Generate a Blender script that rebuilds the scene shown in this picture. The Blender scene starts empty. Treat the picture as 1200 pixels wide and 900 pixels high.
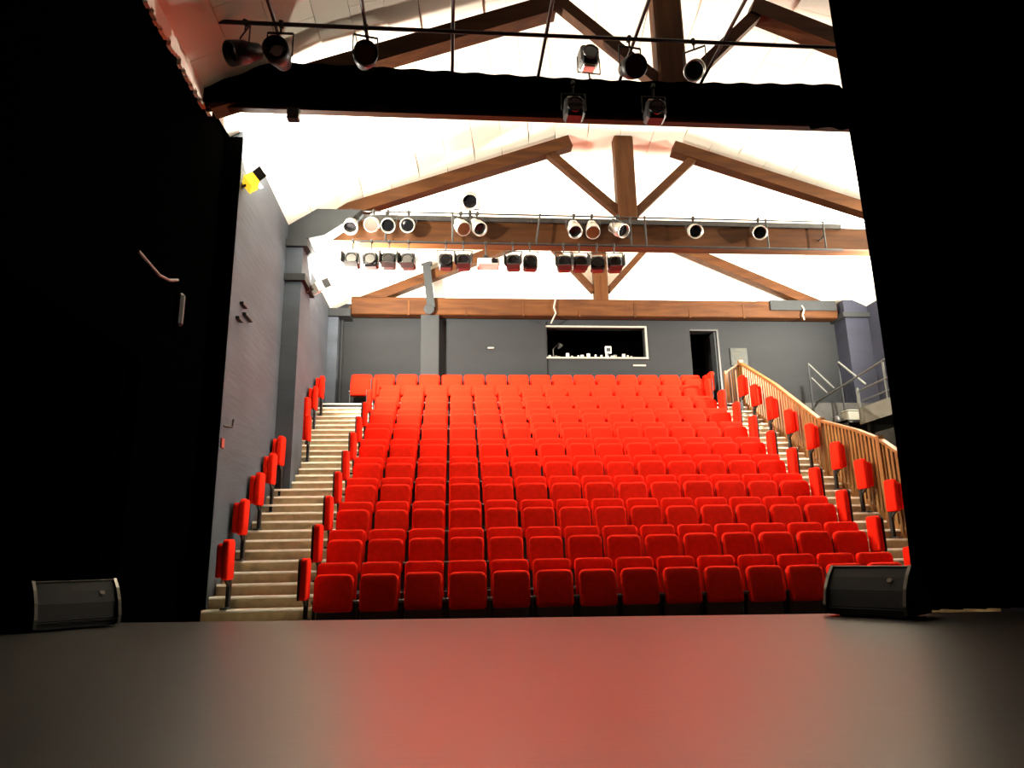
import bpy, math, random
from mathutils import Vector, Matrix
random.seed(7)
PI = math.pi
SC = bpy.context.scene
COL = SC.collection

# ------------------------------------------------------------------ camera
cam_d = bpy.data.cameras.new('camera'); cam = bpy.data.objects.new('camera', cam_d); COL.objects.link(cam)
cam_d.sensor_width = 36.0; cam_d.lens = 826.03 / 1200 * 36; cam_d.clip_start = 0.02; cam_d.clip_end = 100
_R = Vector((0.996561, -0.080748, -0.018582)); _U = Vector((-0.001131, -0.237502, 0.971386)); _F = Vector((0.082851, 0.968025, 0.236777))
cam.matrix_world = Matrix(((_R.x, _U.x, -_F.x, 0), (_R.y, _U.y, -_F.y, 0), (_R.z, _U.z, -_F.z, 0.56), (0, 0, 0, 1)))
SC.camera = cam

# ------------------------------------------------------------------ world, exposure
w = bpy.data.worlds.new('world'); SC.world = w; w.use_nodes = True
w.node_tree.nodes['Background'].inputs[0].default_value = (1, 0.95, 0.85, 1)
w.node_tree.nodes['Background'].inputs[1].default_value = 0.0
vs = SC.view_settings
vs.view_transform = 'Standard'; vs.look = 'None'; vs.exposure = 0.0; vs.gamma = 1.0; vs.use_curve_mapping = False
SC.cycles.use_denoising = True
SC.cycles.max_bounces = 8; SC.cycles.diffuse_bounces = 5; SC.cycles.glossy_bounces = 4
SC.cycles.sample_clamp_indirect = 12.0

# house lights: floodlights on the two side walls, thrown up at the pale ceiling
FLOODS = [  # position, aim, watts
    ((-2.90, 9.66, 6.02), (0.2, 10.9, 8.9), 840),
    ((-2.52, 12.95, 5.66), (1.6, 15.4, 8.6), 2200),
    ((10.50, 9.66, 6.02), (7.4, 10.9, 8.9), 840),
    ((10.10, 12.95, 5.66), (6.2, 15.4, 8.6), 2200),
]

# ------------------------------------------------------------------ materials
def mat(name, col, rough=0.6, metal=0.0, var=0.0, scale=(4, 4, 4), bump=0.0, bscale=None, col2=None, spec=0.5, sheen=0.0,
        emit=None, estr=0.0, detail=4.0):
    m = bpy.data.materials.new(name); m.use_nodes = True
    nt = m.node_tree; b = nt.nodes['Principled BSDF']
    b.inputs['Base Color'].default_value = (*col, 1); b.inputs['Roughness'].default_value = rough
    b.inputs['Metallic'].default_value = metal; b.inputs['Specular IOR Level'].default_value = spec
    if sheen:
        b.inputs['Sheen Weight'].default_value = sheen; b.inputs['Sheen Roughness'].default_value = 0.45
        b.inputs['Sheen Tint'].default_value = (*[min(1, c * 1.5 + 0.02) for c in col], 1)
    if emit:
        b.inputs['Emission Color'].default_value = (*emit, 1); b.inputs['Emission Strength'].default_value = estr
    if var or bump or col2:
        tc = nt.nodes.new('ShaderNodeTexCoord'); mp = nt.nodes.new('ShaderNodeMapping')
        mp.inputs['Scale'].default_value = scale; nt.links.new(tc.outputs['Object'], mp.inputs[0])
        nz = nt.nodes.new('ShaderNodeTexNoise'); nz.inputs['Scale'].default_value = 1.0; nz.inputs['Detail'].default_value = detail
        nt.links.new(mp.outputs[0], nz.inputs[0])
        if var or col2:
            cr = nt.nodes.new('ShaderNodeValToRGB'); e = cr.color_ramp.elements
            e[0].position = 0.3; e[1].position = 0.7
            c1 = col2 if col2 else tuple(c * (1 - var) for c in col)
            c2 = col if col2 else tuple(min(1, c * (1 + var)) for c in col)
            e[0].color = (*c1, 1); e[1].color = (*c2, 1)
            nt.links.new(nz.outputs[0], cr.inputs[0]); nt.links.new(cr.outputs[0], b.inputs['Base Color'])
        if bump:
            bp = nt.nodes.new('ShaderNodeBump'); bp.inputs['Strength'].default_value = bump; bp.inputs['Distance'].default_value = 0.02
            src = nz
            if bscale:
                mp2 = nt.nodes.new('ShaderNodeMapping'); mp2.inputs['Scale'].default_value = bscale
                nt.links.new(tc.outputs['Object'], mp2.inputs[0])
                src = nt.nodes.new('ShaderNodeTexNoise'); src.inputs['Scale'].default_value = 1.0; src.inputs['Detail'].default_value = 3
                nt.links.new(mp2.outputs[0], src.inputs[0])
            nt.links.new(src.outputs[0], bp.inputs['Height']); nt.links.new(bp.outputs[0], b.inputs['Normal'])
    return m

M = {}
M['stage'] = mat('stage_black_paint', (0.011, 0.0099, 0.00715), 0.45, var=0.35, scale=(1.2, 9, 1), bump=0.05, bscale=(5, 22, 4), spec=0.35)
M['stage'].node_tree.nodes['Principled BSDF'].inputs['Coat Weight'].default_value = 0.75
M['stage'].node_tree.nodes['Principled BSDF'].inputs['Coat Roughness'].default_value = 0.30
M['stage'].node_tree.nodes['Principled BSDF'].inputs['Coat IOR'].default_value = 1.5
M['red'] = mat('red_velour', (0.80, 0.0165, 0.0042), 0.8, var=0.10, scale=(14, 14, 14), sheen=0.16, bump=0.05, bscale=(160, 160, 160), spec=0.06)
M['shell'] = mat('dark_seat_shell', (0.015, 0.003, 0.0025), 0.6)
M['black_metal'] = mat('black_metal', (0.012, 0.012, 0.012), 0.5)
M['chrome'] = mat('worn_hinge_metal', (0.154, 0.147, 0.14), 0.4, metal=0.6)
M['wall'] = mat('grey_wall_paint', (0.0513, 0.0639, 0.08128), 0.75, var=0.16, scale=(0.9, 0.9, 2.6), bump=0.25, bscale=(1.5, 1.5, 14), spec=0.25)
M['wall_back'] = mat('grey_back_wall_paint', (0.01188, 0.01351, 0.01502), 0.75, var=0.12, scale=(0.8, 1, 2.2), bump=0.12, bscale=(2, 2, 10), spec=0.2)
M['wall_blue'] = mat('blue_grey_wall_paint', (0.02275, 0.0247, 0.03835), 0.75, var=0.14, scale=(0.9, 0.9, 3), bump=0.2, bscale=(1.5, 1.5, 12), spec=0.2)
M['black'] = mat('matt_black', (0.0004, 0.0004, 0.0004), 0.95, spec=0.0)
M['drape'] = mat('black_serge', (0.0006, 0.0006, 0.00065), 0.95, spec=0.0, var=0.3, scale=(6, 6, 2))
M['ceil'] = mat('cream_ceiling_board', (0.85, 0.815, 0.70), 0.8, var=0.05, scale=(1.2, 1.2, 1.2))
M['joint'] = mat('ceiling_joint', (0.36, 0.31, 0.24), 0.9)
M['gable'] = mat('white_gable_paint', (0.88, 0.84, 0.76), 0.85, var=0.04, scale=(1, 1, 1))
M['wood'] = mat('old_oak_beam', (0.0636, 0.02198, 0.004331), 0.65, col2=(0.02923, 0.00891, 0.00165), scale=(1.1, 9, 9), bump=0.35, spec=0.15)
M['wood_v'] = mat('old_oak_post', (0.06938, 0.02398, 0.004725), 0.65, col2=(0.03188, 0.00972, 0.0018), scale=(9, 9, 1.1), bump=0.35, spec=0.15)
M['rail_wood'] = mat('varnished_pine', (0.255, 0.1198, 0.03315), 0.4, col2=(0.1734, 0.0714, 0.01785), scale=(5, 1.5, 3), bump=0.1)
M['slat_wood'] = mat('varnished_pine_slat', (0.276, 0.129, 0.036), 0.42, col2=(0.168, 0.069, 0.018), scale=(7, 7, 1.4), bump=0.1)
M['step'] = mat('brown_step_covering', (0.55, 0.475, 0.325), 0.85, var=0.18, scale=(8, 8, 8))
M['nosing'] = mat('pale_step_nosing', (0.95, 0.92, 0.82), 0.5, var=0.10, scale=(6, 3, 3))
M['terrace'] = mat('dark_terrace_carpet', (0.036, 0.0348, 0.0324), 0.9, var=0.2, scale=(6, 6, 6))
M['steel'] = mat('grey_gangway_steel', (0.076, 0.08, 0.074), 0.45, metal=0.3, var=0.12, scale=(5, 5, 5))
M['fascia'] = mat('pale_gangway_board', (0.1, 0.1, 0.0825), 0.7, var=0.12, scale=(3, 3, 6))
M['white'] = mat('off_white', (0.585, 0.57, 0.51), 0.6, var=0.05, scale=(6, 6, 6))
M['lamp_black'] = mat('black_lamp_housing', (0.012, 0.012, 0.012), 0.45, var=0.3, scale=(12, 12, 12))
M['lamp_silver'] = mat('silver_lamp_can', (0.52, 0.51, 0.46), 0.35, metal=0.6, var=0.15, scale=(12, 12, 12))
M['lens'] = mat('dark_lens', (0.006, 0.006, 0.007), 0.12)
M['copper'] = mat('amber_gel', (0.096, 0.027, 0.0072), 0.4)
M['pipe'] = mat('dark_steel_pipe', (0.030, 0.030, 0.030), 0.45, metal=0.4)
M['grille'] = mat('monitor_grille', (0.005, 0.0055, 0.0065), 0.6, spec=0.15, var=0.2, scale=(90, 90, 90), bump=0.4, bscale=(220, 220, 220))
M['cabinet'] = mat('monitor_cabinet', (0.008, 0.008, 0.008), 0.6)
M['rim'] = mat('monitor_edge', (0.11, 0.1045, 0.088), 0.35, metal=0.5)
M['yellow_glass'] = mat('yellow_flood_glass', (0.9, 0.6, 0.02), 0.4, emit=(1.0, 0.62, 0.03), estr=1.1)
M['lamp_glass'] = mat('lit_flood_glass', (0.9, 0.88, 0.8), 0.4, emit=(1.0, 0.93, 0.78), estr=6.0)
M['notice'] = mat('pale_notice_board', (0.02125, 0.025, 0.0225), 0.5, spec=0.2)
M['paper'] = mat('notice_paper', (0.0375, 0.03875, 0.03), 0.6, spec=0.2)
M['card'] = mat('pale_card', (0.209, 0.209, 0.1705), 0.7)
M['frame'] = mat('pale_frame_paint', (0.204, 0.204, 0.174), 0.5)
M['red_plate'] = mat('red_wall_plate', (0.35, 0.05, 0.03), 0.6)
M['plain_grey'] = mat('grey_painted_timber', (0.01814, 0.02059, 0.0221), 0.7, var=0.1, scale=(4, 4, 2), spec=0.2)

# ------------------------------------------------------------------ mesh helpers
class MB:
    def __init__(s): s.v = []; s.f = []
    def add(s, vs, fs):
        n = len(s.v); s.v += [tuple(v) for v in vs]; s.f += [tuple(i + n for i in f) for f in fs]; return s
    def box(s, c, d, rot=None):
        x, y, z = d[0] / 2, d[1] / 2, d[2] / 2
        vs = [Vector(p) for p in ((-x, -y, -z), (x, -y, -z), (x, y, -z), (-x, y, -z), (-x, -y, z), (x, -y, z), (x, y, z), (-x, y, z))]
        if rot is not None: vs = [rot @ v for v in vs]
        c = Vector(c); return s.add([v + c for v in vs], ((0, 3, 2, 1), (4, 5, 6, 7), (0, 1, 5, 4), (1, 2, 6, 5), (2, 3, 7, 6), (3, 0, 4, 7)))
    def span(s, a, b):
        return s.box([(a[i] + b[i]) / 2 for i in range(3)], [abs(b[i] - a[i]) for i in range(3)])
    def cbox(s, c, d, r=0.01):                                   # box with chamfered edges
        x, y, z = d[0] / 2, d[1] / 2, d[2] / 2; r = min(r, x * .9, y * .9, z * .9)
        pts = []; idx = {}
        for sx in (-1, 1):
            for sy in (-1, 1):
                for sz in (-1, 1):
                    for ax in range(3):
                        p = [sx * (x - r), sy * (y - r), sz * (z - r)]; p[ax] = (sx * x, sy * y, sz * z)[ax]
                        idx[(sx, sy, sz, ax)] = len(pts); pts.append(Vector(p) + Vector(c))
        F = []
        for ax in range(3):
            o = [i for i in range(3) if i != ax]
            for s1 in (-1, 1):
                q = []
                for a, b in ((-1, -1), (1, -1), (1, 1), (-1, 1)):
                    k = [0, 0, 0]; k[ax] = s1; k[o[0]] = a; k[o[1]] = b; q.append(idx[(*k, ax)])
                F.append(q)
        for ax in range(3):
            o = [i for i in range(3) if i != ax]
            for a in (-1, 1):
                for b in (-1, 1):
                    k0 = [0, 0, 0]; k0[ax] = -1; k0[o[0]] = a; k0[o[1]] = b; k1 = list(k0); k1[ax] = 1
                    F.append([idx[(*k0, o[0])], idx[(*k1, o[0])], idx[(*k1, o[1])], idx[(*k0, o[1])]])
        for sx in (-1, 1):
            for sy in (-1, 1):
                for sz in (-1, 1): F.append([idx[(sx, sy, sz, i)] for i in range(3)])
        return s.add(pts, F)
    def tube(s, a, b, r, n=8, r2=None):
        a, b = Vector(a), Vector(b); d = (b - a).normalized(); u = d.orthogonal().normalized(); v = d.cross(u); r2 = r if r2 is None else r2
        vs = []
        for c, rr in ((a, r), (b, r2)):
            vs += [c + (u * math.cos(2 * PI * i / n) + v * math.sin(2 * PI * i / n)) * rr for i in range(n)]
        fs = [(i, (i + 1) % n, n + (i + 1) % n, n + i) for i in range(n)] + [tuple(range(n - 1, -1, -1)), tuple(range(n, 2 * n))]
        return s.add(vs, fs)
    def bar(s, a, b, wdt, hgt, up=(0, 0, 1)):                     # rectangular bar between two points
        a, b = Vector(a), Vector(b); d = (b - a); L = d.length; d.normalize(); up = Vector(up)
        sd = d.cross(up).normalized(); u = sd.cross(d)
        R = Matrix((d, sd, u)).transposed()
        return s.box((a + b) / 2, (L, wdt, hgt), R)
    def lathe(s, c, axis, prof, n=16):                           # profile of (along, radius)
        d = Vector(axis).normalized(); u = d.orthogonal().normalized(); v = d.cross(u); c = Vector(c); vs = []; fs = []
        for t, r in prof:
            vs += [c + d * t + (u * math.cos(2 * PI * i / n) + v * math.sin(2 * PI * i / n)) * r for i in range(n)]
        for k in range(len(prof) - 1):
            fs += [(k * n + i, k * n + (i + 1) % n, (k + 1) * n + (i + 1) % n, (k + 1) * n + i) for i in range(n)]
        fs += [tuple(range(n - 1, -1, -1)), tuple((len(prof) - 1) * n + i for i in range(n))]
        return s.add(vs, fs)
    def prism(s, poly, x0, x1):                                  # polygon in (y,z) extruded along x
        n = len(poly); vs = [(x0, *p) for p in poly] + [(x1, *p) for p in poly]
        return s.add(vs, [(i, (i + 1) % n, n + (i + 1) % n, n + i) for i in range(n)] + [tuple(range(n - 1, -1, -1)), tuple(range(n, 2 * n))])
    def mesh(s, name, m, smooth=False):
        me = bpy.data.meshes.new(name); me.from_pydata([tuple(v) for v in s.v], [], s.f); me.validate()
        import bmesh
        bm = bmesh.new(); bm.from_mesh(me); bmesh.ops.recalc_face_normals(bm, faces=bm.faces); bm.to_mesh(me); bm.free()
        me.materials.append(m)
        if smooth:
            for p in me.polygons: p.use_smooth = True
        return me
    def build(s, name, m, parent=None, smooth=False, **kw):
        return put(name, s.mesh(name, m, smooth), parent, **kw)

def put(name, me, parent=None, label=None, cat=None, group=None, kind=None, loc=None, rot=None):
    o = bpy.data.objects.new(name, me); COL.objects.link(o)
    if parent is not None: o.parent = parent
    if loc is not None: o.location = loc
    if rot is not None: o.rotation_euler = rot
    return tag(o, label, cat, group, kind)
def tag(o, label=None, cat=None, group=None, kind=None):
    if label: o['label'] = label
    if cat: o['category'] = cat
    if group: o['group'] = group
    if kind: o['kind'] = kind
    return o
def thing(name, label, cat, loc=(0, 0, 0), rz=0.0, group=None, kind=None):
    return put(name, None, None, label, cat, group, kind, loc, (0, 0, rz))

def pad(wd, ht, th, rad=0.06, edge=0.02, dome=0.012, back=True):
    """upholstered slab in the XZ plane: rounded corners, rolled edge, domed face towards -Y; origin bottom centre"""
    k = 4; out = []
    for cx, cz, a0 in ((wd / 2 - rad, ht - rad, 0), (-wd / 2 + rad, ht - rad, 90), (-wd / 2 + rad * .6, rad * .6, 180), (wd / 2 - rad * .6, rad * .6, 270)):
        r = rad if a0 < 180 else rad * .6
        for i in range(k + 1):
            a = math.radians(a0 + 90 * i / k); out.append((cx + r * math.cos(a), cz + r * math.sin(a), math.cos(a), math.sin(a)))
    n = len(out); mb = MB(); vs = []; fs = []
    rings = [(edge * 1.55, -th / 2 - dome * .3), (edge, -th / 2), (edge * .28, -th / 2 + edge * .3), (0, -th / 2 + edge), (0, th / 2 - edge), (edge * .3, th / 2 - edge * .3), (edge, th / 2)]
    for ins, y in rings: vs += [(x - nx * ins, y, z - nz * ins) for x, z, nx, nz in out]
    for q in range(len(rings) - 1): fs += [(q * n + i, q * n + (i + 1) % n, (q + 1) * n + (i + 1) % n, (q + 1) * n + i) for i in range(n)]
    # domed centre
    prev = 0
    for sc_ in (.85, .65, .42, .2):
        c0 = len(vs); vs += [((x - nx * edge * 1.55) * sc_, -th / 2 - dome * (.3 + .5 * (1 - sc_ ** 2)), ht / 2 + (z - nz * edge * 1.55 - ht / 2) * sc_) for x, z, nx, nz in out]
        fs += [(prev + i, prev + (i + 1) % n, c0 + (i + 1) % n, c0 + i) for i in range(n)]; prev = c0
    fs.append(tuple(range(prev, prev + n))); fs.append(tuple(range((len(rings) - 1) * n, len(rings) * n)))
    mb.add(vs, fs); return mb

ORD = ['first', 'second', 'third', 'fourth', 'fifth', 'sixth', 'seventh', 'eighth', 'ninth', 'tenth', 'eleventh', 'twelfth',
       'thirteenth', 'fourteenth', 'fifteenth', 'sixteenth']
NUM = ['one', 'two', 'three', 'four', 'five', 'six', 'seven', 'eight', 'nine', 'ten', 'eleven']

# ------------------------------------------------------------------ hall dimensions
RISE, GOING = 0.44 / 3, 0.745 / 3
Z0, Y0 = -0.315, 8.87                     # floor of the first seat row and its front edge
XL, XR = -3.10, 10.85                     # side walls
SX0, SX1 = -1.744, 5.956                  # sides of the seat block
RAILX = 7.05
YB = 17.30                                # back wall
FLOOR = Z0 - 3 * RISE
def stz(y): return Z0 + (y - Y0) / 0.745 * 0.44
def edge_y(x): return 6.95 - 0.16 * x     # the stage edge runs slightly askew

# ------------------------------------------------------------------ setting
mb = MB(); a = [(-9, -3), (9, -3), (9, edge_y(9)), (-9, edge_y(-9))]
mb.add([(x, y, 0) for x, y in a] + [(x, y, FLOOR) for x, y in a], ((0, 1, 2, 3), (7, 6, 5, 4), (0, 4, 5, 1), (1, 5, 6, 2), (2, 6, 7, 3), (3, 7, 4, 0)))
mb.build('floor_stage', M['stage'], kind='structure', label='dark glossy stage floor reflecting the red seats', cat='floor')
MB().span((-3.6, edge_y(0) - 2, FLOOR - .1), (11.2, 18.0, FLOOR)).build('floor', M['terrace'], kind='structure', label='dark hall floor below the stage edge', cat='floor')

# terrace under the seats: one platform per row
ter = put('seating_terrace', None, kind='structure', label='dark stepped terrace carrying the rows of red seats', cat='terrace')
for i in range(11):
    y0 = Y0 + 0.745 * i; z = Z0 + 0.44 * i
    x0, x1 = (SX0, SX1) if i < 10 else (XL, XR)
    MB().span((x0, y0, FLOOR), (x1, y0 + 0.745 if i < 10 else YB, z)).build('platform', M['terrace'], ter)

# stairs on both sides
def stairs(name, label, x0, x1):
    t = thing(name, label, 'stairs', ((x0 + x1) / 2, Y0, FLOOR))
    wd = x1 - x0
    sm = None
    for k in range(-2, 31):
        z = Z0 + RISE * k - FLOOR; y = GOING * k
        if k < 30: b = MB().span((-wd / 2, y + .004, max(0, z - 0.6)), (wd / 2, y + GOING + .006, z - .004))
        else: b = MB().span((-wd / 2, y + .004, z - .3), (wd / 2, y + 0.03, z - .004))
        st = b.build('step', M['step'], t)
        MB().prism([(y - .022, z - .036), (y - .020, z - .022), (y - .002, z), (y + .06, z), (y + .06, z - .036)], -wd / 2 + .01, wd / 2 - .01).build('nosing', M['nosing'], st)
    return t
stairs('aisle_stairs', 'brown aisle stairs with pale nosings climbing along the grey wall', XL + .006, SX0 - .006)
stairs('aisle_stairs', 'brown aisle stairs with pale nosings climbing beside the wooden railing', SX1 + .006, RAILX + .10)

# side wall of the hall with pilasters
wl = MB().span((XL - .3, 9.55, FLOOR), (XL, YB + .3, 6.9)).build('wall_left', M['wall'], kind='structure', label='grey painted side wall beside the stairs', cat='wall')
pl = put('trim_2', None, kind='structure', label='grey pilaster with two capitals under the middle truss', cat='pilaster')
MB().span((XL, 12.45, FLOOR), (-2.80, 13.25, 5.55)).build('pilaster', M['wall'], pl)
MB().span((XL, 12.38, 5.55), (-2.72, 13.32, 5.68)).build('pilaster_capital', M['plain_grey'], pl)
MB().span((XL, 12.45, 5.68), (-2.80, 13.25, 6.22)).build('pilaster', M['wall'], pl)
MB().span((XL, 12.36, 6.22), (-2.70, 13.34, 6.36)).build('pilaster_capital', M['plain_grey'], pl)
h = MB(); h.add([(XL, 12.5, 6.36), (-2.45, 12.5, 6.50), (-1.95, 12.5, 6.86), (-1.75, 12.5, 7.05), (XL, 12.5, 7.05), (XL, 13.2, 6.36), (-2.45, 13.2, 6.50), (-1.95, 13.2, 6.86), (-1.75, 13.2, 7.05), (XL, 13.2, 7.05)],
              ((0, 1, 2, 3, 4), (9, 8, 7, 6, 5), (0, 5, 6, 1), (1, 6, 7, 2), (2, 7, 8, 3), (3, 8, 9, 4), (4, 9, 5, 0)))
h.build('beam_haunch', M['plain_grey'], pl)
pr = put('trim_3', None, kind='structure', label='grey corner pilaster at the top of the grey-wall stairs', cat='pilaster')
MB().span((XL, 16.95, 4.085), (-2.86, YB, 6.42)).build('pilaster', M['wall'], pr)
MB().span((XL, 16.85, 6.42), (-2.55, YB, 6.62)).build('pilaster_capital', M['plain_grey'], pr)
MB().tube((-2.80, 17.22, 4.1), (-2.80, 17.22, 6.42), .035).build('drain_pipe', M['plain_grey'], pr)

wr = MB().span((XR, 8.4, FLOOR), (XR + .3, YB + .3, 7.0)).build('wall_right', M['wall_blue'], kind='structure', label='blue grey side wall behind the metal gangway', cat='wall')
MB().span((10.22, 16.75, FLOOR), (XR, YB, 6.45)).build('pilaster', M['wall_blue'], wr)
MB().span((10.12, 16.65, 6.45), (XR, YB, 6.58)).build('pilaster_capital', M['plain_grey'], wr)
MB().span((10.22, 16.75, 6.58), (XR, YB, 6.95)).build('pilaster', M['wall_blue'], wr)

# back wall with control-room window and doorway cut out
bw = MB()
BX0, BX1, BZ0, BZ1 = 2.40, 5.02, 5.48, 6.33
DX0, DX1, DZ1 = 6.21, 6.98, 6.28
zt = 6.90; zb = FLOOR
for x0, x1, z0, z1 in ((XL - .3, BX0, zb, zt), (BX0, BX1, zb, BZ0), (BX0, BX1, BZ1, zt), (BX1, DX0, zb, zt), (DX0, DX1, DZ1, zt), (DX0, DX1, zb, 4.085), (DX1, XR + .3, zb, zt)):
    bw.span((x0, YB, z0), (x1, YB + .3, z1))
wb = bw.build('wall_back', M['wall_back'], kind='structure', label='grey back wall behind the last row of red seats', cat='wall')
MB().span((-.15, YB - .05, 4.085), (BX0 - .02, YB, 6.45)).build('wall_panel', M['wall_back'], wb)
MB().span((XL - .3, YB, 6.90), (XR + .3, YB + .3, 9.6)).build('wall_gable', M['gable'], kind='structure', label='white gable wall above the wooden end beam', cat='wall')
# control room behind the window, corridor behind the doorway
cr = MB()
cr.span((BX0 - .6, 19.2, 4.3), (BX1 + .6, 19.3, 7.2)).span((BX0 - .7, YB + .3, 4.3), (BX0 - .6, 19.3, 7.2)).span((BX1 + .6, YB + .3, 4.3), (BX1 + .7, 19.3, 7.2))
cr.span((BX0 - .7, YB + .3, 7.2), (BX1 + .7, 19.3, 7.3)).span((BX0 - .7, YB + .3, 4.2), (BX1 + .7, 19.3, 4.3))
cr.build('wall_control_room', M['black'], kind='structure', label='black inside of the control room behind the window', cat='room')
dr = MB()
dr.span((DX0 - .6, 19.0, 4.0), (DX1 + .6, 19.1, 6.8)).span((DX0 - .35, YB + .3, 4.0), (DX0 - .25, 19.1, 6.8)).span((DX1 + .25, YB + .3, 4.0), (DX1 + .35, 19.1, 6.8))
dr.span((DX0 - .6, YB + .3, 6.7), (DX1 + .6, 19.1, 6.8)).span((DX0 - .6, YB + .3, 3.98), (DX1 + .6, 19.1, 4.08))
dr.build('wall_corridor', M['black'], kind='structure', label='black corridor behind the open doorway', cat='corridor')
door = put('door_1', None, kind='structure', label='open dark doorway in the grey back wall', cat='door')
MB().span((DX1 - .05, YB - .01, 4.09), (DX1 + .0, YB + .30, DZ1)).build('door_jamb', M['lamp_black'], door)
MB().span((DX0, YB - .01, DZ1 - .04), (DX1 - .05, YB + .30, DZ1)).build('door_head', M['lamp_black'], door)
dl = MB().span((DX1 - .11, YB + .02, 4.12), (DX1 - .06, YB + .82, DZ1 - .06)).build('door_leaf', M['plain_grey'], door)
MB().tube((DX1 - .16, YB + .70, 5.15), (DX1 - .16, YB + .80, 5.15), .012).build('door_handle', M['chrome'], dl)
win = put('window_1', None, kind='structure', label='control room window with pale frame in the grey back wall', cat='window')
fr = M['frame']
MB().span((BX0 - .02, YB - .03, BZ1 - .022), (BX1 + .03, YB + .05, BZ1 + .022)).build('frame_head', fr, win)
MB().span((BX0 - .02, YB - .05, BZ0 - .025), (BX1 + .03, YB + .05, BZ0 + .02)).build('window_sill', fr, win)
MB().span((BX1 - .015, YB - .03, BZ0 + .02), (BX1 + .03, YB + .05, BZ1 - .022)).build('frame_side', fr, win)
MB().span((BX0 - .02, YB - .02, BZ0 + .02), (BX0 + .01, YB + .05, BZ1 - .022)).build('frame_side', M['plain_grey'], win)

# black stage side wall (header over the wings) and stage drapes
sw = MB().span((-3.65, 7.62, FLOOR), (-3.35, 9.56, 6.62)).span((-3.65, 2.0, 2.7), (-3.35, 7.62, 6.62)).span((-3.40, 9.50, FLOOR), (XL, 9.56, 6.62))
sw.build('wall_stage_side', M['black'], kind='structure', label='black wall beside the stage in front of the grey wall', cat='wall')
fg = MB(); rr = random.Random(3)
for i in range(40):                                           # ragged pale edge strip where the ceiling meets the black wall
    y = 5.6 + i * .08; fg.span((-3.36, y, 6.50 - rr.random() * .09), (-3.30, y + .082, 6.66))
fg.build('trim_1', M['ceil'], kind='structure', label='ragged pale ceiling edge above the black stage wall', cat='trim')

def drape(name, label, pts, z0, z1, fold=.05, per=.22, skew=None):
    n = 14; mb = MB(); P = []; L = 0
    for (ax, ay), (bx_, by_) in zip(pts[:-1], pts[1:]):
        d = math.hypot(bx_ - ax, by_ - ay); m = max(2, int(d / per * 6)); nx, ny = -(by_ - ay) / d, (bx_ - ax) / d
        for i in range(m + (1 if (bx_, by_) == pts[-1] else 0)):
            t = i / m; s = math.sin((L + t * d) / per * 2 * PI) * fold
            P.append((ax + (bx_ - ax) * t, ay + (by_ - ay) * t, nx * s, ny * s))
        L += d
    vs = []; W = len(P)
    for side in (0, .012):
        for j in range(n + 1):
            t = j / n; am = .55 + .45 * (1 - t); sx = skew(t) if skew else 0
            vs += [(x + fx * am + sx * max(0, 1 - q / 30), y + fy * am + side, z0 + (z1 - z0) * t) for q, (x, y, fx, fy) in enumerate(P)]
    N = W * (n + 1)
    fs = []
    for o in (0, N):
        fs += [(o + j * W + i, o + j * W + i + 1, o + (j + 1) * W + i + 1, o + (j + 1) * W + i) for j in range(n) for i in range(W - 1)]
    fs += [(j * W, (j + 1) * W, N + (j + 1) * W, N + j * W) for j in range(n)] + [(j * W + W - 1, (j + 1) * W + W - 1, N + (j + 1) * W + W - 1, N + j * W + W - 1) for j in range(n)]
    mb.add(vs, fs)
    return mb.build(name, M['drape'], None, True, label=label, cat='drape')
drape('stage_drape', 'black wing drape hanging behind the loudspeaker beside the black wall', [(-3.42, edge_y(-3.4) - .07), (-8.5, edge_y(-8.5) - .1)], 0.0, 6.4)
drape('stage_drape', 'tall black stage leg drape hanging beside the wooden railing stairs', [(4.30, 6.52), (9.0, 6.30)], 0.0, 7.6, fold=.06, skew=lambda t: .04 * math.sin(t * 5) - .02 + .08 * t)

# ------------------------------------------------------------------ ceiling of boards
SECT = [  # y, profile points (x, z): eave, haunch, knee, knee, haunch, eave
    (2.6, [(-3.35, 6.64), (-1.9, 7.38), (0.9, 8.48), (4.2, 8.52), (9.2, 7.35), (XR, 6.68)]),
    (8.6, [(-3.35, 6.64), (-1.8, 7.42), (1.30, 8.60), (4.55, 8.68), (9.4, 7.42), (XR, 6.72)]),
    (13.0, [(XL, 6.68), (-1.8, 7.62), (2.15, 9.10), (4.85, 9.10), (9.4, 7.58), (XR, 6.76)]),
    (YB, [(XL, 6.70), (-1.8, 7.36), (2.40, 9.12), (5.30, 9.12), (9.5, 7.38), (XR, 6.78)])]
NS = (3, 7, 4, 8, 3)                       # boards across each facet
def sect(y):
    for (ya, pa), (yb, pb) in zip(SECT[:-1], SECT[1:]):
        if y <= yb or yb == YB:
            t = (y - ya) / (yb - ya); return [(a[0] + (b[0] - a[0]) * t, a[1] + (b[1] - a[1]) * t) for a, b in zip(pa, pb)]
def cpt(u, y):                             # u runs over the boards 0..25
    p = sect(y); k = 0
    while k < 4 and u > NS[k]: u -= NS[k]; k += 1
    t = u / NS[k]; return Vector((p[k][0] + (p[k + 1][0] - p[k][0]) * t, y, p[k][1] + (p[k + 1][1] - p[k][1]) * t))
ys = [2.6 + (YB - 2.6) * i / 24 for i in range(25)]
mb = MB(); us = list(range(sum(NS) + 1))
vs = [cpt(u, y) + Vector((0, 0, .05)) for y in ys for u in us] + [cpt(u, y) + Vector((0, 0, .17)) for y in ys for u in us]
W = len(us); N = W * len(ys); fs = []
for j in range(24):
    for i in range(W - 1):
        q = (j * W + i, j * W + i + 1, (j + 1) * W + i + 1, (j + 1) * W + i); fs.append(q); fs.append(tuple(N + a for a in q[::-1]))
mb.add(vs, fs)
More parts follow.
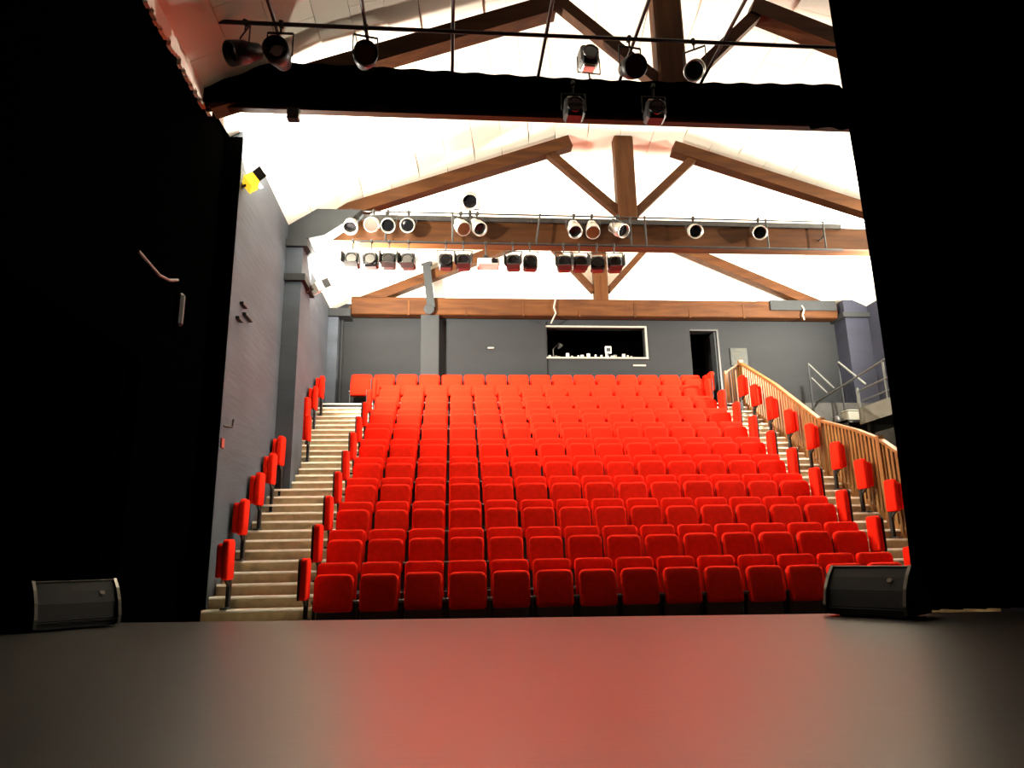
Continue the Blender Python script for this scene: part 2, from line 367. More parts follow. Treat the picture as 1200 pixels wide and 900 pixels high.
ceil = mb.build('ceiling', M['joint'], kind='structure', label='cream boarded ceiling rising to a flat centre between the trusses', cat='ceiling')
BL = 1.335
for u in range(sum(NS)):
    y = 2.6 - (BL / 2 if u % 2 else 0)
    while y < YB - .05:
        ya, yb = max(2.6, y) + .004, min(YB, y + BL) - .004
        q = []
        for z in (0, .045):
            q += [cpt(u + .008, ya), cpt(u + .992, ya), cpt(u + .992, yb), cpt(u + .008, yb)]
            if z:
                for k in range(4, 8): q[k] = q[k] + Vector((0, 0, z))
        MB().add(q, ((0, 3, 2, 1), (4, 5, 6, 7), (0, 1, 5, 4), (1, 2, 6, 5), (2, 3, 7, 6), (3, 0, 4, 7))).build('ceiling_board', M['ceil'], ceil)
        y += BL

# ------------------------------------------------------------------ roof trusses
def truss(label, Y, tie, rafters, king, struts, dp=.24, tdp=.30):
    t = thing('roof_truss', label, 'truss', (king[0], Y, tie[2]), group=None)
    def L(p): return (p[0] - king[0], 0, p[1] - tie[2])
    mb = MB(); x0, x1, z0, z1 = tie
    mb.cbox(((x0 + x1) / 2 - king[0], 0, (z1 - z0) / 2), (x1 - x0, tdp, z1 - z0), .02).build('tie_beam', M['wood'], t)
    for (a, b, h) in rafters: MB().bar(L((a[0], a[1] - h / 2)), L((b[0], b[1] - h / 2)), dp, h).build('rafter', M['wood'], t)
    for (a, b, h) in struts: MB().bar(L(a), L(b), dp * .7, h).build('strut', M['wood'], t)
    MB().cbox((0, -.01, (z1 - z0) + (king[2] - z1) / 2 - .02), (king[1], dp + .04, king[2] - z1 + .04), .03).build('king_post', M['wood_v'], t)
    return t
t1 = truss('dark front roof truss with black cloth along its beam', 8.6, (-3.34, XR, 6.45, 7.02),
      [((-3.25, 6.64), (1.42, 8.44), .27), ((4.42, 8.58), (9.2, 6.60), .27)], (3.11, .42, 8.72),
      [((1.5, 8.42), (2.95, 7.08), .17), ((4.52, 8.36), (3.28, 7.08), .17)], tdp=.15)
t2 = truss('middle oak roof truss carrying the spotlight pipes', 13.0, (XL, XR, 6.55, 7.05),
      [((-3.05, 7.03), (2.42, 9.06), .26), ((4.62, 9.0), (10.8, 6.98), .26)], (3.54, .40, 9.08),
      [((1.92, 8.72), (3.42, 7.32), .17), ((5.12, 8.72), (3.72, 7.34), .17)])
t3 = truss('rear oak roof truss against the white gable wall', 17.08, (-2.55, 10.15, 6.50, 6.96),
      [((-2.35, 6.95), (2.55, 9.05), .25), ((5.15, 9.0), (9.85, 6.95), .25)], (3.83, .36, 9.08),
      [((2.62, 8.42), (3.66, 7.22), .15), ((5.10, 8.44), (4.02, 7.24), .15)])
MB().span((8.30 - 3.83, -.20, .20), (10.10 - 3.83, -.151, .47)).build('end_plate', M['plain_grey'], t3)
# cable tray on the middle tie
MB().span((-1.8 - 3.54, -.20, .46), (8.0 - 3.54, -.151, .56)).build('cable_tray', M['lamp_black'], t2)
for i in range(8):
    x = -2.6 + i * 1.45
    MB().span((x - 3.83, -.162, -.02), (x + .05 - 3.83, -.151, .36 if i % 2 else .20)).build('iron_strap', M['wood_v'], t3)

# scalloped black border cloth in front of the first tie
n = 220; mb = MB(); vs = []
for i in range(n + 1):
    x = -3.3 + i * (9.6 - -3.3) / n; s = abs(math.sin(x * PI / .42)); low = 6.445 + .045 * s + .015 * math.sin(x * 2.1) - (.10 if x > 5.0 else 0)
    top = 7.05 - .04 * math.sin(x * .7) - (.10 if x > 5.6 else 0); f = .014 * math.sin(x * PI / .21)
    vs += [(x, 8.435 + f, low), (x, 8.435 + f, top), (x, 8.448 + f, low), (x, 8.448 + f, top)]
fs = []
for i in range(n):
    a = i * 4; b = a + 4; fs += [(a, b, b + 1, a + 1), (a + 2, a + 3, b + 3, b + 2), (a, a + 2, b + 2, b), (a + 1, b + 1, b + 3, a + 3)]
fs += [(0, 1, 3, 2), (4 * n, 4 * n + 2, 4 * n + 3, 4 * n + 1)]
mb.add(vs, fs); mb.build('border_cloth', M['drape'], None, True, label='black scalloped border cloth along the front truss beam', cat='cloth')

# ------------------------------------------------------------------ pipes
for i, x in enumerate((-3.20, -2.20, -1.10, -.02, 1.16, 2.31, 3.47)):
    MB().tube((x + .03, 5.2, 6.98), (x, 8.40, 6.98), .024).build('grid_pipe', M['pipe'], label='steel grid pipe over the stage, %s from the black side wall' % ORD[i], cat='pipe', group='grid pipes over the stage')
MB().tube((-3.34, 7.52, 6.92), (6.4, 7.52, 6.92), .026).build('cross_pipe', M['pipe'], label='long dark cross pipe hung with lamps in front of the front truss', cat='pipe')
lp = thing('ladder_truss', 'pair of thin dark pipes along the middle oak truss holding the spotlights', 'pipe', (2.9, 12.62, 6.45))
MB().tube((-4.75, 0, 0), (4.95, 0, 0), .024).build('lower_pipe', M['pipe'], lp)
MB().tube((-4.95, 0, .63), (7.5, 0, .60), .016).build('upper_pipe', M['pipe'], lp)
for x, dx in ((-2.92, 0), (-1.30, .1), (.9, 0), (3.4, 0)):
    MB().tube((x, 0, -.02), (x + dx, 0, .65), .02).build('connector', M['pipe'], lp)
for x in (-4.2, .6, 4.6):
    MB().tube((x, 0, .3), (x, .25, .3), .018).build('bracket', M['pipe'], lp)
    MB().tube((x, 0, 0), (x, 0, .62), .018).build('connector', M['pipe'], lp)

# ------------------------------------------------------------------ lamps (own meshes shared between alike lamps)
def lamp_meshes():
    L = {}
    b = MB()                                            # box lantern, face towards -Y, hung at origin (pipe centre), body centre z = -.38
    b.cbox((0, .02, -.40), (.27, .24, .28), .035); L['box_body'] = b.mesh('lamp_body', M['lamp_black'])
    L['box_top'] = MB().cbox((0, .04, -.245), (.19, .18, .05), .015).mesh('lamp_vent', M['lamp_silver'])
    L['box_lens'] = MB().lathe((0, -.10, -.40), (0, -1, 0), [(0, .115), (.03, .115), (.032, .10), (.02, .09)], 16).mesh('lamp_lens', M['lens'])
    d = MB()
    for sx in (-1, 1): d.box((sx * .15, -.17, -.40), (.012, .16, .22), Matrix.Rotation(sx * .25, 3, 'Z'))
    d.box((0, -.17, -.54), (.24, .16, .012), Matrix.Rotation(-.25, 3, 'X'))
    L['barn'] = d.mesh('barn_doors', M['lamp_black'])
    y = MB().tube((-.165, .02, -.40), (-.165, .02, -.15), .010, 6).tube((.165, .02, -.40), (.165, .02, -.15), .010, 6).tube((-.165, .02, -.15), (.165, .02, -.15), .010, 6).tube((0, .02, -.15), (0, 0, -.03), .014, 6)
    L['yoke'] = y.mesh('yoke', M['black_metal'])
    c = MB().cbox((0, 0, 0), (.05, .075, .075), .012); L['clamp'] = c.mesh('clamp', M['black_metal'])
    # parabolic can, axis along -Y when unrotated, pivot at origin
    L['can'] = MB().lathe((0, 0, 0), (0, -1, 0), [(-.20, .05), (-.18, .085), (-.08, .10), (0, .125), (.16, .13), (.16, .118), (.10, .112)], 18).mesh('lamp_can', M['lamp_silver'], True)
    L['can_black'] = MB().lathe((0, 0, 0), (0, -1, 0), [(-.22, .05), (-.20, .09), (-.08, .11), (0, .135), (.18, .14), (.18, .128), (.10, .12)], 18).mesh('lamp_can', M['lamp_black'], True)
    L['can_lens'] = MB().lathe((0, -.09, 0), (0, -1, 0), [(0, .108), (.012, .108), (.02, .06)], 16).mesh('lamp_lens', M['lens'])
    L['can_gel'] = MB().lathe((0, -.145, 0), (0, -1, 0), [(0, .112), (.012, .112)], 16).mesh('colour_gel', M['copper'])
    y = MB().tube((-.14, 0, -.24), (-.14, 0, -.07), .009, 6).tube((.14, 0, -.24), (.14, 0, -.07), .009, 6).tube((-.14, 0, -.07), (.14, 0, -.07), .009, 6).tube((0, 0, -.07), (0, 0, .0), .012, 6)
    L['can_yoke'] = y.mesh('yoke', M['black_metal'])
    return L
LM = lamp_meshes()
def box_lamp(x, y, z, label, group, rz=0.0, barn=True, drop=0.0):
    t = thing('box_spotlight', label, 'spotlight', (x, y, z), rz, group)
    for n, k in (('lamp_body', 'box_body'), ('vent_cap', 'box_top'), ('lamp_lens', 'box_lens'), ('yoke', 'yoke'), ('clamp', 'clamp')) + ((('barn_doors', 'barn'),) if barn else ()):
        put(n, LM[k], t)
    return t
def can_lamp(x, y, z, label, group, tilt=.5, rz=0.0, black=False, gel=False, up=False, s=1.0, hang=.24):
    t = thing('can_spotlight', label, 'spotlight', (x, y, z), rz, group); t.scale = (s, s, s)
    zz = hang if up else -hang
    c = put('lamp_can', LM['can_black' if black else 'can'], t, loc=(0, 0, zz), rot=(tilt, 0, 0))
    put('lamp_lens', LM['can_gel' if gel else 'can_lens'], c)
    o = put('yoke', LM['can_yoke'], t)
    if up: o.rotation_euler = (PI, 0, 0)
    o.scale = (1, 1, hang / .24)
    put('clamp', LM['clamp'], t)
    return t
G1 = 'black box spotlights on the lower pipe'
for i, x in enumerate((-1.91, -1.56, -1.23, -.86, -.15, .19, 1.15, 1.48, 2.14, 2.45, 2.80, 3.14)):
    box_lamp(x, 12.62, 6.45, 'black box spotlight under the lower hall pipe, %s from the grey wall pilaster' % ORD[i], G1, random.uniform(-.14, .14), i % 3 != 1)
G2 = 'can spotlights on the upper pipe'
UP = [(-1.97, .9, .1, 0, 0), (-1.54, .5, -.2, 0, 1), (-1.26, .6, .1, 0, 0), (-.87, .5, -.1, 0, 0), (.14, .75, .5, 0, 1), (.46, .75, .5, 0, 0), (2.37, .9, 0, 0, 0), (2.73, .9, -.1, 0, 1), (3.25, .6, .6, 0, 0), (4.79, .55, -.1, 0, 0), (6.14, .55, -.35, 0, 0)]
for i, (x, tl, rz, bk, gl) in enumerate(UP):
    can_lamp(x, 12.62, 7.07, 'silver can spotlight on the upper hall pipe, %s from the grey wall pilaster' % ORD[i], G2, tl, rz, gel=bool(gl), s=1.1)
can_lamp(.32, 12.62, 7.08, 'silver can spotlight standing upright above the upper hall pipe', None, .75, 0, up=True, s=1.25)
# projector on the lower pipe
pj = thing('projector', 'small white projector hung under the lower hall pipe between the spotlights', 'projector', (.66, 12.62, 6.45))
MB().cbox((0, -.05, -.45), (.42, .30, .14), .02).build('body', M['white'], pj)
MB().lathe((.10, -.20, -.44), (0, -1, 0), [(0, .045), (.03, .045), (.032, .03)], 14).build('lens', M['lens'], pj)
MB().span((.06, -.206, -.49), (.18, -.199, -.40)).build('front_panel', M['lamp_black'], pj)
MB().cbox((-.04, 0, -.32), (.10, .10, .13), .01).build('mount', M['lamp_black'], pj)
MB().tube((-.04, 0, -.26), (-.04, 0, 0), .015).build('stem', M['black_metal'], pj); put('clamp', LM['clamp'], pj, loc=(-.04, 0, 0))
# lamps on the cross pipe over the stage
can_lamp(-2.52, 7.52, 6.92, 'black can lamp on the cross pipe nearest the black side wall', None, .55, -.9, True, s=1.05, hang=.40)
can_lamp(-2.10, 7.52, 6.92, 'black can lamp on the cross pipe pointing at the stage, second from the black wall', None, .25, .0, True, s=1.1, hang=.40)
can_lamp(-1.08, 7.52, 6.92, 'black can lamp on the cross pipe with glowing amber gel', None, .35, .2, True, gel=True, s=1.05, hang=.40)
can_lamp(2.22, 7.52, 6.92, 'black can lamp with amber gel on the cross pipe beside the king post', None, .55, .15, True, gel=True, s=1.05, hang=.40)
can_lamp(3.06, 7.52, 6.92, 'grey can lamp on the cross pipe pointing away from the king post', None, .75, -.6, False, s=1.0, hang=.40)
t = box_lamp(1.92, 8.55, 7.06, 'black box lamp standing on top of the front truss beam', None, .1, False)
t.rotation_euler = (PI, 0, .1 + PI)
box_lamp(1.63, 8.32, 6.84, 'black box lamp hung on the front truss beam, farther from the king post', None, 0, False)
box_lamp(2.75, 8.32, 6.84, 'black box lamp hung on the front truss beam under the king post', None, 0, False)
sb = thing('junction_box', 'small black box under the front truss beam beside the grey wall', 'box', (-2.12, 8.45, 6.30))
MB().cbox((0, 0, 0), (.16, .12, .16), .01).build('body', M['lamp_black'], sb)
MB().tube((0, .05, .05), (0, .1, .18), .015).build('stem', M['black_metal'], sb)

# wall floodlights, each with its own light
def flood(i, pos, aim, watts, glass, label):
    d = (Vector(aim) - Vector(pos)).normalized()
    sx = 1 if pos[0] < 3.8 else -1
    wx = (XL if i % 2 == 0 else -2.80) if sx > 0 else XR
    t = thing('wall_floodlight', label, 'floodlight', pos, 0, 'house floodlights')
    R = d.to_track_quat('Z', 'Y').to_matrix()
    MB().box(d * -.10, (.26, .18, .14), R).build('housing', M['white'] if i else M['yellow_glass'], t)
    MB().box(d * -.022, (.22, .14, .01), R).build('glass', M[glass], t)
    MB().bar((wx - pos[0], 0, -.12), tuple(d * -.12), .04, .02).build('bracket', M['black_metal'], t)
    for s in (-1, 1): MB().box(R @ Vector((s * .16, 0, .03)), (.006, .17, .13), R @ Matrix.Rotation(s * .45, 3, 'Y')).build('barn_door', M['lamp_black'], t)
    ld = bpy.data.lights.new('flood', 'AREA'); ld.shape = 'RECTANGLE'; ld.size = .24; ld.size_y = .15; ld.energy = watts; ld.color = (1.0, .915, .78)
    lo = bpy.data.objects.new('flood_lamp', ld); COL.objects.link(lo); lo.parent = t
    lo.matrix_local = Matrix.Translation(d * .02) @ (-d).to_track_quat('Z', 'Y').to_matrix().to_4x4()
LAB = ['yellow glowing floodlight on the grey wall beside the black stage wall', 'white floodlight on the grey pilaster below the middle truss',
       'floodlight on the blue grey wall behind the tall black drape, facing the front truss', 'floodlight on the blue grey wall by the middle truss end']
for i, (p_, a_, e_) in enumerate(FLOODS): flood(i, p_, a_, e_, 'yellow_glass' if i == 0 else 'lamp_glass', LAB[i])

# ------------------------------------------------------------------ seats
back_me = pad(.50, .56, .085, .065, .022, .012).mesh('backrest', M['red'], True)
cush_me = pad(.475, .45, .11, .078, .026, .009).mesh('seat_cushion', M['red'], True)
shell_me = pad(.46, .42, .03, .07, .008, .002).mesh('seat_shell', M['shell'], True)
leg_me = MB().cbox((0, 0, .19), (.028, .10, .38), .006).cbox((0, -.02, .012), (.044, .22, .024), .006).mesh('leg', M['black_metal'])
hin_me = MB().lathe((-.022, -.06, .36), (1, 0, 0), [(0, .022), (.044, .022)], 10).mesh('hinge', M['chrome'])
def seat(x, y, z, label, group, rz=0.0):
    """y is the top edge of the backrest"""
    t = thing('theatre_seat', label, 'seat', (x, y, z), rz, group)
    j = lambda a: random.uniform(-a, a)
    put('backrest', back_me, t, loc=(0, -.055, .275), rot=(-.13 + j(.012), 0, j(.012)))
    c = put('seat_cushion', cush_me, t, loc=(j(.004), -.235, .245 + j(.006)), rot=(-.10 + j(.035), 0, j(.02)))
    put('seat_shell', shell_me, c, loc=(0, .07, .01))
    for s in (-1, 1): put('leg', leg_me, t, loc=(s * .248, -.13, 0))
    put('hinge', hin_me, t, loc=(-.248, -.15, 0)); put('hinge', hin_me, t, loc=(.248, -.15, 0))
    return t
for i in range(10):
    y = 9.417 + .745 * i; z = Z0 + .44 * i
    g = 'red seats in row %s from the stage' % NUM[i]
    for j in range(14):
        x = SX0 + .55 * (j + .5)
        rown = 'front row by the stage' if i == 0 else 'row %s from the stage' % NUM[i]
        seat(x, y - .0064 * (x - 1.8), z, 'red tip-up seat in %s, %s from the grey-wall stairs' % (rown, ORD[j]), g)
for j in range(16):
    seat(-2.22 + .546 * j, 16.87, Z0 + 4.4, 'red tip-up seat in the back row against the wall, %s from the grey-wall stairs' % ORD[j], 'red seats in the back row')

# folded aisle seats
fb_me = pad(.27, .50, .085, .06, .022, .010).mesh('backrest', M['red'], True)
fs_me = pad(.25, .42, .075, .06, .022, .010).mesh('seat_cushion', M['red'], True)
fsh_me = pad(.27, .50, .02, .06, .006, .002).mesh('back_shell', M['shell'], True)
def fold_seat(x, y, z, zc, side, label, group, post=True, cush=True, shell=True):
    """folded flat along the aisle; side = +1: cushions on the +X side of the shell"""
    t = thing('folding_aisle_seat', label, 'folding seat', (x, y, z), random.uniform(-.05, .05), group)
    h0 = zc - z
    rz = PI / 2 * side
    b = put('backrest', fb_me, t, loc=(side * .045, 0, h0), rot=(random.uniform(-.03, .03), 0, rz))
    if shell: put('back_shell', fsh_me, t, loc=(-side * .012, 0, h0), rot=(0, 0, rz))
    if cush: put('seat_cushion', fs_me, t, loc=(side * .130, .01, h0 + .03), rot=(0, 0, rz))
    p = MB().cbox((side * .05, .10, (h0 + .06) / 2), (.05, .07, h0 + .06), .008); p.cbox((side * .05, .05, .012), (.09, .24, .024), .006); p.bar((side * .05, .08, h0 - .06), (side * .05, -.12, h0 + .06), .03, .05)
    p.build('post', M['black_metal'], t)
    return t
G3 = 'folded aisle seats along the grey wall'
LW = [(-2.80, 9.40, .58), (-3.0, 10.36, 1.16), (-3.0, 11.10, 1.62), (-2.96, 11.78, 2.01), (-2.96, 12.28, 2.38), (-2.72, 13.42, 2.98), (-2.99, 14.25, 3.50), (-2.98, 14.97, 3.91), (-2.92, 15.62, 4.30)]
def tread(y): return Z0 + RISE * math.floor((y - Y0) / GOING)
for i, (x, y, zc) in enumerate(LW):
    fold_seat(max(x + .03, -2.90), y, tread(y + .04), zc - .25, -1, 'folded red aisle seat against the grey wall, %s up the stairs from the stage' % ORD[i], G3, shell=False)
for i in range(10):
    y = Y0 + .745 * (i + .30); z = Z0 + .44 * i
    fold_seat(SX0 - .10, y, Z0 + RISE * math.floor((y + .04 - Y0) / GOING), z + .395, 1, 'folded red aisle seat ending row %s beside the grey-wall stairs' % NUM[i], 'folded aisle seats at the row ends by the grey-wall stairs', cush=False)
    fold_seat(SX1 + .10, y, Z0 + RISE * math.floor((y + .04 - Y0) / GOING), z + .395, -1, 'folded red aisle seat ending row %s beside the railing stairs' % NUM[i], 'folded aisle seats at the row ends by the railing stairs', cush=False)
RW = [(6.84, 15.78, 4.38), (6.84, 15.12, 4.0), (6.83, 14.38, 3.55), (6.85, 13.64, 3.12), (6.85, 12.88, 2.68), (6.87, 12.10, 2.20), (6.88, 11.38, 1.79), (6.88, 10.66, 1.37), (6.88, 9.92, .93)]
for i, (x, y, zc) in enumerate(reversed(RW)):
    fold_seat(x - .06, y, tread(y + .04), zc - .25, 1, 'folded red aisle seat against the wooden railing, %s up the stairs from the stage' % ORD[i], 'folded aisle seats along the wooden railing', shell=False)
for i, (y, z) in enumerate(((16.55, 4.085), (16.95, 4.085))):
    fold_seat(6.42 + i * .02, y, z, z + .33 + .02 * i, -1, 'folded red seat at the back row end beside the doorway, %s the wall' % ('farther from' if i == 0 else 'nearer'), 'folded seats by the doorway', cush=False)

# ------------------------------------------------------------------ wooden railing beside the stairs
rl = thing('wooden_railing', 'varnished wooden railing with slats beside the far stairs', 'railing', (RAILX, 12.8, stz(12.8)))
def LR(p): return (p[0] - RAILX, p[1] - 12.8, p[2] - stz(12.8))
TOP = [(16.25, 5.08), (14.55, 4.12), (12.80, 2.97), (11.65, 2.58), (11.05, 2.33), (9.6, 1.42)]
def top_z(y):
    for (ya, za), (yb, zb_) in zip(TOP[:-1], TOP[1:]):
        if ya >= y >= yb: return za + (zb_ - za) * (ya - y) / (ya - yb)
for (ya, za), (yb, zb_) in zip(TOP[:-1], TOP[1:]):
    MB().bar(LR((RAILX, ya, za)), LR((RAILX, yb, zb_)), .09, .045).build('handrail', M['rail_wood'], rl)
MB().bar(LR((RAILX, 16.25, 5.08)), LR((6.66, 16.25, 4.83)), .07, .045, ).build('handrail', M['rail_wood'], rl)
MB().bar(LR((RAILX + .02, 16.3, stz(16.3) - .02)), LR((RAILX + .02, 9.5, stz(9.5) - .02)), .05, .16).build('bottom_rail', M['rail_wood'], rl)
y = 16.15
while y > 9.7:
    zb_ = stz(y) - .02; zt_ = top_z(y) - .02
    MB().span(LR((RAILX - .014, y - .030, zb_)), LR((RAILX + .014, y + .030, zt_))).build('slat', M['slat_wood'], rl)
    y -= .112
for k in range(6):
    x = 6.70 + k * .065; z1 = 4.83 + (x - 6.66) / (RAILX - 6.66) * .25 - .02
    MB().span(LR((x - .020, 16.24, 4.09)), LR((x + .020, 16.27, z1))).build('slat', M['slat_wood'], rl)
for y, e in ((16.25, .06), (12.80, .06), (11.05, .05)):
    MB().span(LR((RAILX - .05, y - .05, stz(y) - .25)), LR((RAILX + .05, y + .05, top_z(y) + e))).build('newel_post', M['slat_wood'], rl)
MB().span(LR((6.61, 16.20, 4.09)), LR((6.68, 16.28, 4.86))).build('newel_post', M['slat_wood'], rl)

# ------------------------------------------------------------------ metal gangway on the far side
gw = thing('metal_gangway', 'grey metal gangway with tube rails along the blue grey wall', 'gangway', (9.9, 13.0, FLOOR))
def LG(p): return (p[0] - 9.9, p[1] - 13.0, p[2] - FLOOR)
MB().span(LG((9.02, 9.5, 3.50)), LG((XR, 14.70, 3.58))).build('deck', M['steel'], gw)
MB().span(LG((8.98, 9.5, 3.24)), LG((9.02, 14.70, 3.60))).build('fascia_board', M['fascia'], gw)
MB().span(LG((9.02, 14.70, 3.24)), LG((XR, 14.74, 3.58))).build('end_board', M['fascia'], gw)
MB().span(LG((8.7, 14.74, 3.30)), LG((10.2, 16.72, 3.36))).build('landing', M['steel'], gw)
MB().span(LG((8.7, 14.74, 3.15)), LG((8.74, 16.72, 3.36))).build('landing_edge', M['plain_grey'], gw)
for (a, b, r) in (((9.0, 16.45, 4.13), (9.0, 12.6, 4.50), .024), ((9.0, 14.60, 3.98), (9.0, 11.0, 4.10), .024), ((9.0, 14.52, 3.74), (9.0, 11.0, 3.80), .018),
                  ((9.0, 14.66, 3.24), (9.0, 14.66, 4.06), .032), ((9.0, 13.62, 3.58), (9.0, 13.62, 4.40), .022), ((9.0, 12.4, 3.58), (9.0, 12.4, 4.5), .022), ((9.0, 16.45, 3.34), (9.0, 16.45, 4.13), .022)):
    MB().tube(LG(a), LG(b), r).build('rail_tube', M['steel'], gw)
for (a, b) in (((8.70, 16.1, 5.02), (9.20, 15.95, 4.36)), ((8.74, 16.1, 4.66), (9.03, 16.0, 4.26)), ((9.40, 15.95, 5.02), (9.62, 15.3, 4.30))):
    MB().tube(LG(a), LG(b), .026).build('stair_rail', M['steel'], gw)
for p_ in ((8.70, 16.1, 5.02), (9.40, 15.95, 5.02)):
    MB().tube(LG((p_[0], p_[1], 3.36)), LG(p_), .022).build('rail_post', M['plain_grey'], gw)
for y_ in (10.2, 12.4, 14.6):
    MB().span(LG((9.1, y_ - .05, FLOOR)), LG((9.2, y_ + .05, 3.5))).build('support_post', M['black_metal'], gw)
MB().span(LG((9.3, 16.6, FLOOR)), LG((9.4, 16.7, 3.3))).build('support_post', M['black_metal'], gw)
MB().span(LG((8.8, 14.9, FLOOR)), LG((8.9, 15.0, 3.3))).build('support_post', M['black_metal'], gw)
bx = thing('storage_box', 'pale box standing on the gangway landing behind the railing', 'box', (9.15, 15.2, 3.36))
MB().cbox((0, 0, .13), (.42, .30, .26), .012).build('body', M['card'], bx)
MB().cbox((0, 0, .275), (.44, .32, .03), .01).build('lid', M['card'], bx)
bg = thing('dark_bag', 'small dark bag beside the pale box on the landing', 'bag', (8.80, 15.3, 3.36))
MB().lathe((0, 0, 0), (0, 0, 1), [(0, .09), (.06, .11), (.14, .09), (.19, .05), (.20, .02)], 12).build('body', M['lamp_black'], bg, True)
MB().tube((-.05, 0, .17), (0, 0, .26), .012).tube((0, 0, .26), (.05, 0, .17), .012).build('handle', M['lamp_black'], bg)

# ------------------------------------------------------------------ things on the back wall
cl = thing('support_column', 'grey square column on the back wall with slanted brace above', 'column', (-.59, 17.0, 4.085))
MB().cbox((0, .12, 1.30), (.46, .34, 2.60), .015).build('shaft', M['plain_grey'], cl)
MB().bar((.03, -.17, 2.55), (-.10, -.17, 3.74), .10, .20, (1, 0, 0)).build('brace', M['plain_grey'], cl)
MB().lathe((-.02, -.20, 2.50), (0, -1, 0), [(0, .13), (.04, .13), (.05, .08)], 16).build('boss', M['plain_grey'], cl)
MB().cbox((-.10, -.17, 3.75), (.30, .12, .08), .01).build('brace_head', M['plain_grey'], cl)
nb = thing('notice_board', 'pale notice board on the back wall above the railing top', 'notice', (7.48, YB - .01, 5.30))
MB().cbox((0, -.012, .23), (.46, .025, .48), .006).build('board', M['notice'], nb)
for k in range(4):
    MB().span((-.20 + .10 * (k % 2), -.030, .04 + k * .11), (.02 + .16 * (k % 2), -.025, .12 + k * .11)).build('sheet', M['paper'], nb)
sp_ = MB().cbox((4.80, YB - .02, 5.28), (.34, .04, .05), .008).build('wall_label', M['frame'], label='small white strip on the back wall below the control room window', cat='strip')
MB().cbox((.95, YB - .07, 5.72), (.16, .04, .04), .006).build('wall_label', M['frame'], label='small white strip on the grey back wall panel beside the column', cat='strip')
cb = MB()
pts = [(2.62, 16.88, 6.98), (2.55, 16.86, 6.70), (2.60, 16.88, 6.55), (2.50, 17.1, 6.35)]
for a, b in zip(pts[:-1], pts[1:]): cb.tube(a, b, .02, 6)
cb.build('loose_cable', M['card'], label='loose pale cable hanging from the rear beam beside the control room window', cat='cable')
hk = MB()
pts = [(9.15, 16.88, 6.82), (9.18, 16.84, 6.70), (9.12, 16.84, 6.55), (9.16, 16.86, 6.42)]
for a, b in zip(pts[:-1], pts[1:]): hk.tube(a, b, .022, 6)
hk.build('loose_cable', M['card'], label='short pale cable hanging at the grey end plate of the rear beam', cat='cable')
# control room desk gear
dk = thing('mixing_desk', 'dark mixing desk with pale knobs inside the control room window', 'mixer', (3.7, 17.95, 5.54))
MB().prism([(-.28, -.9), (.35, -.9), (.35, .16), (-.28, .08)], -1.2, 1.2).build('body', M['lamp_black'], dk)
rr = random.Random(5)
for k in range(16):
    x = -1.15 + k * .15 + rr.uniform(-.04, .04); s = rr.uniform(.02, .045)
    MB().cbox((x, -.20 + rr.uniform(0, .25), .11 + s), (s * 2, s, s * 2.6), .005).build('control_knob', M['white'], dk)
scn = thing('monitor_screen', 'small pale screen standing on the mixing desk in the control room', 'screen', (4.10, 17.72, 5.66))
MB().cbox((0, 0, .17), (.17, .03, .20), .008).build('panel', M['white'], scn)
MB().span((-.05, -.02, .12), (.06, -.016, .22)).build('image', M['lamp_black'], scn)
MB().span((-.02, -.01, 0), (.02, .02, .08)).build('stand', M['black_metal'], scn)
ch = thing('desk_lamp', 'grey desk lamp bent over the control room desk', 'lamp', (2.62, 17.72, 5.62))
MB().tube((0, 0, 0), (0, 0, .22), .015).tube((0, 0, .22), (.14, -.03, .36), .013).build('arm', M['steel'], ch)
MB().lathe((.14, -.03, .36), (.5, -.2, -.8), [(-.02, .02), (.02, .05), (.10, .085)], 12).build('shade', M['steel'], ch)
MB().lathe((0, 0, 0), (0, 0, 1), [(0, .07), (.02, .06)], 12).build('base', M['steel'], ch)

# things on the grey side wall and the black wall
for i, (y, z, L) in enumerate(((10.07, 4.21, .22), (10.30, 4.10, .36), (9.92, 3.94, .20))):
    MB().cbox((XL + .03, y, z), (.06, L, .045), .008).build('wall_bracket', M['black_metal'], label='short black bracket on the grey side wall, %s of three' % ('top', 'middle', 'lowest')[(0, 1, 2)[i]], cat='bracket')
hk = thing('wall_hook', 'black angled hook on the grey side wall above the red plate', 'hook', (XL, 9.80, 2.34))
MB().tube((0, -.12, 0), (.06, .08, .02), .015).build('arm', M['black_metal'], hk)
MB().tube((.06, .08, .02), (.06, .10, .13), .015).build('tip', M['black_metal'], hk)
MB().cbox((XL + .012, 9.66, 2.10), (.024, .11, .13), .005).build('wall_plate', M['red_plate'], label='small red plate on the grey side wall', cat='plate')
MB().cbox((XL + .03, 9.86, .70), (.06, .10, .14), .01).build('socket_box', M['steel'], label='small grey socket box low on the grey side wall', cat='socket')
hr = thing('wall_rail', 'bent grey metal rail on the black stage side wall', 'rail', (-3.30, 7.7, 3.70))
pts = [(0, -.55, .04), (0, -.25, .02), (0, 0, .0), (0, .28, .05), (0, .52, .15)]
for a, b in zip(pts[:-1], pts[1:]): MB().tube(a, b, .018).build('rail_piece', M['steel'], hr)
MB().cbox((0, .68, -.17), (.08, .10, .42), .03).build('handle_box', M['lamp_black'], hr)

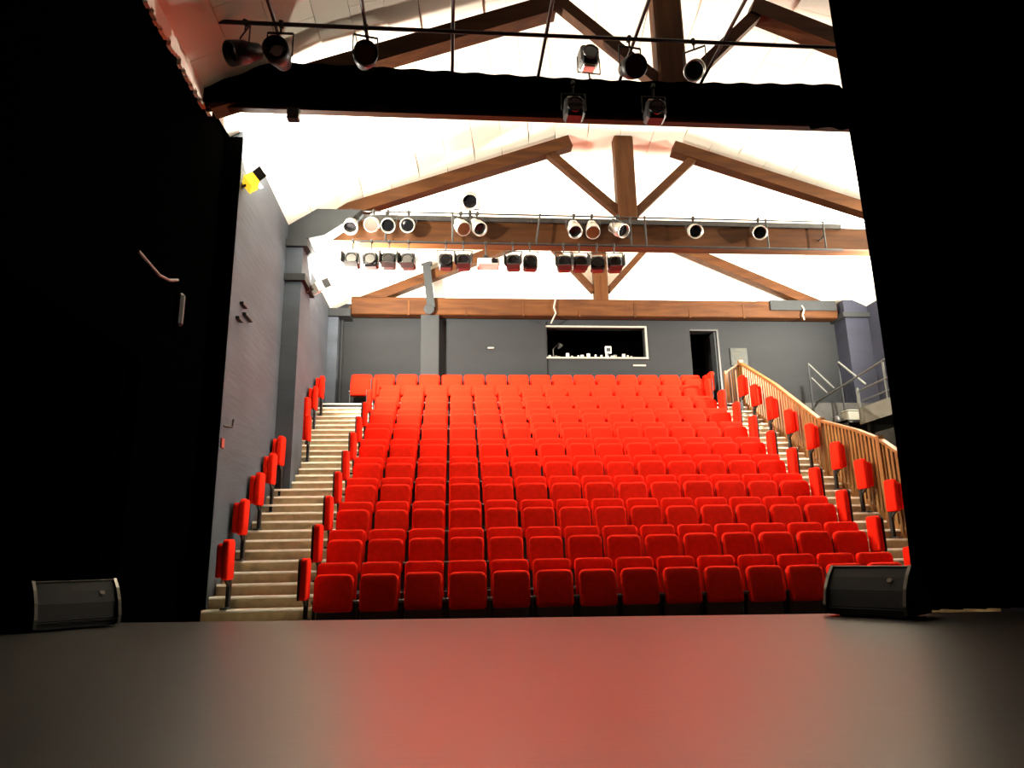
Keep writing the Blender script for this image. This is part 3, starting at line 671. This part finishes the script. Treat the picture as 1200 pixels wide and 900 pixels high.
# ------------------------------------------------------------------ wedge monitors on the stage
def wedge(x, y, rz, label, mirror=1):
    t = thing('stage_monitor', label, 'loudspeaker', (x, y, 0), rz, 'stage monitors')
    wd = .69
    prof = [(-.24, .015), (-.25, .10), (-.205, .22), (-.13, .32), (-.045, .40), (.16, .36), (.24, .08), (.20, .015)]
    MB().prism(prof, -wd / 2 + .03, wd / 2 - .03).build('cabinet', M['cabinet'], t)
    big = [(-.262, .025), (-.272, .10), (-.225, .23), (-.148, .335), (-.052, .418), (.17, .375), (.255, .08), (.21, .025)]
    for s in (-1, 1):
        c = MB().prism(big, s * (wd / 2 - .012) - .012, s * (wd / 2 - .012) + .012).build('side_panel', M['cabinet'], t)
        e = MB()
        for a, b in zip(big[:5][:-1], big[:5][1:]): e.bar((s * (wd / 2 - .012), a[0] - .004, a[1] + .002), (s * (wd / 2 - .012), b[0] - .004, b[1] + .002), .026, .010, (0, 1, 0) if abs(a[1] - b[1]) < .02 else (0, 0, 1))
        e.build('edge_trim', M['rim'], c)
    g = [(-.262, .085), (-.217, .222), (-.142, .325), (-.060, .402)]
    gm = MB()
    for a, b in zip(g[:-1], g[1:]):
        gm.add([(-wd / 2 + .03, a[0], a[1]), (wd / 2 - .03, a[0], a[1]), (wd / 2 - .03, b[0], b[1]), (-wd / 2 + .03, b[0], b[1]),
                (-wd / 2 + .03, a[0] + .02, a[1]), (wd / 2 - .03, a[0] + .02, a[1]), (wd / 2 - .03, b[0] + .02, b[1]), (-wd / 2 + .03, b[0] + .02, b[1])],
               ((0, 1, 2, 3), (7, 6, 5, 4), (0, 4, 5, 1), (2, 6, 7, 3), (0, 3, 7, 4), (1, 5, 6, 2)))
    gm.build('grille', M['grille'], t)
    MB().tube((-wd / 2 + .02, -.056, .410), (wd / 2 - .02, -.056, .410), .008).build('top_trim', M['rim'], t)
    MB().tube((-wd / 2 + .02, -.266, .07), (wd / 2 - .02, -.266, .07), .006).build('bottom_trim', M['grille'], t)
    MB().lathe((.20, -.168, .30), (0, -.78, .62), [(0, .022), (.006, .022)], 14).build('badge', M['rim'], t)
    for sx in (-.2, .2): MB().cbox((sx, -.02, .014), (.10, .36, .03), .006).build('foot', M['cabinet'], t)
    return t
wedge(-3.48, 7.03, math.radians(43), 'black wedge stage monitor beside the black wall and wing drape')
wedge(3.66, 6.10, math.radians(-55), 'black wedge stage monitor in front of the tall leg drape by the red seats')
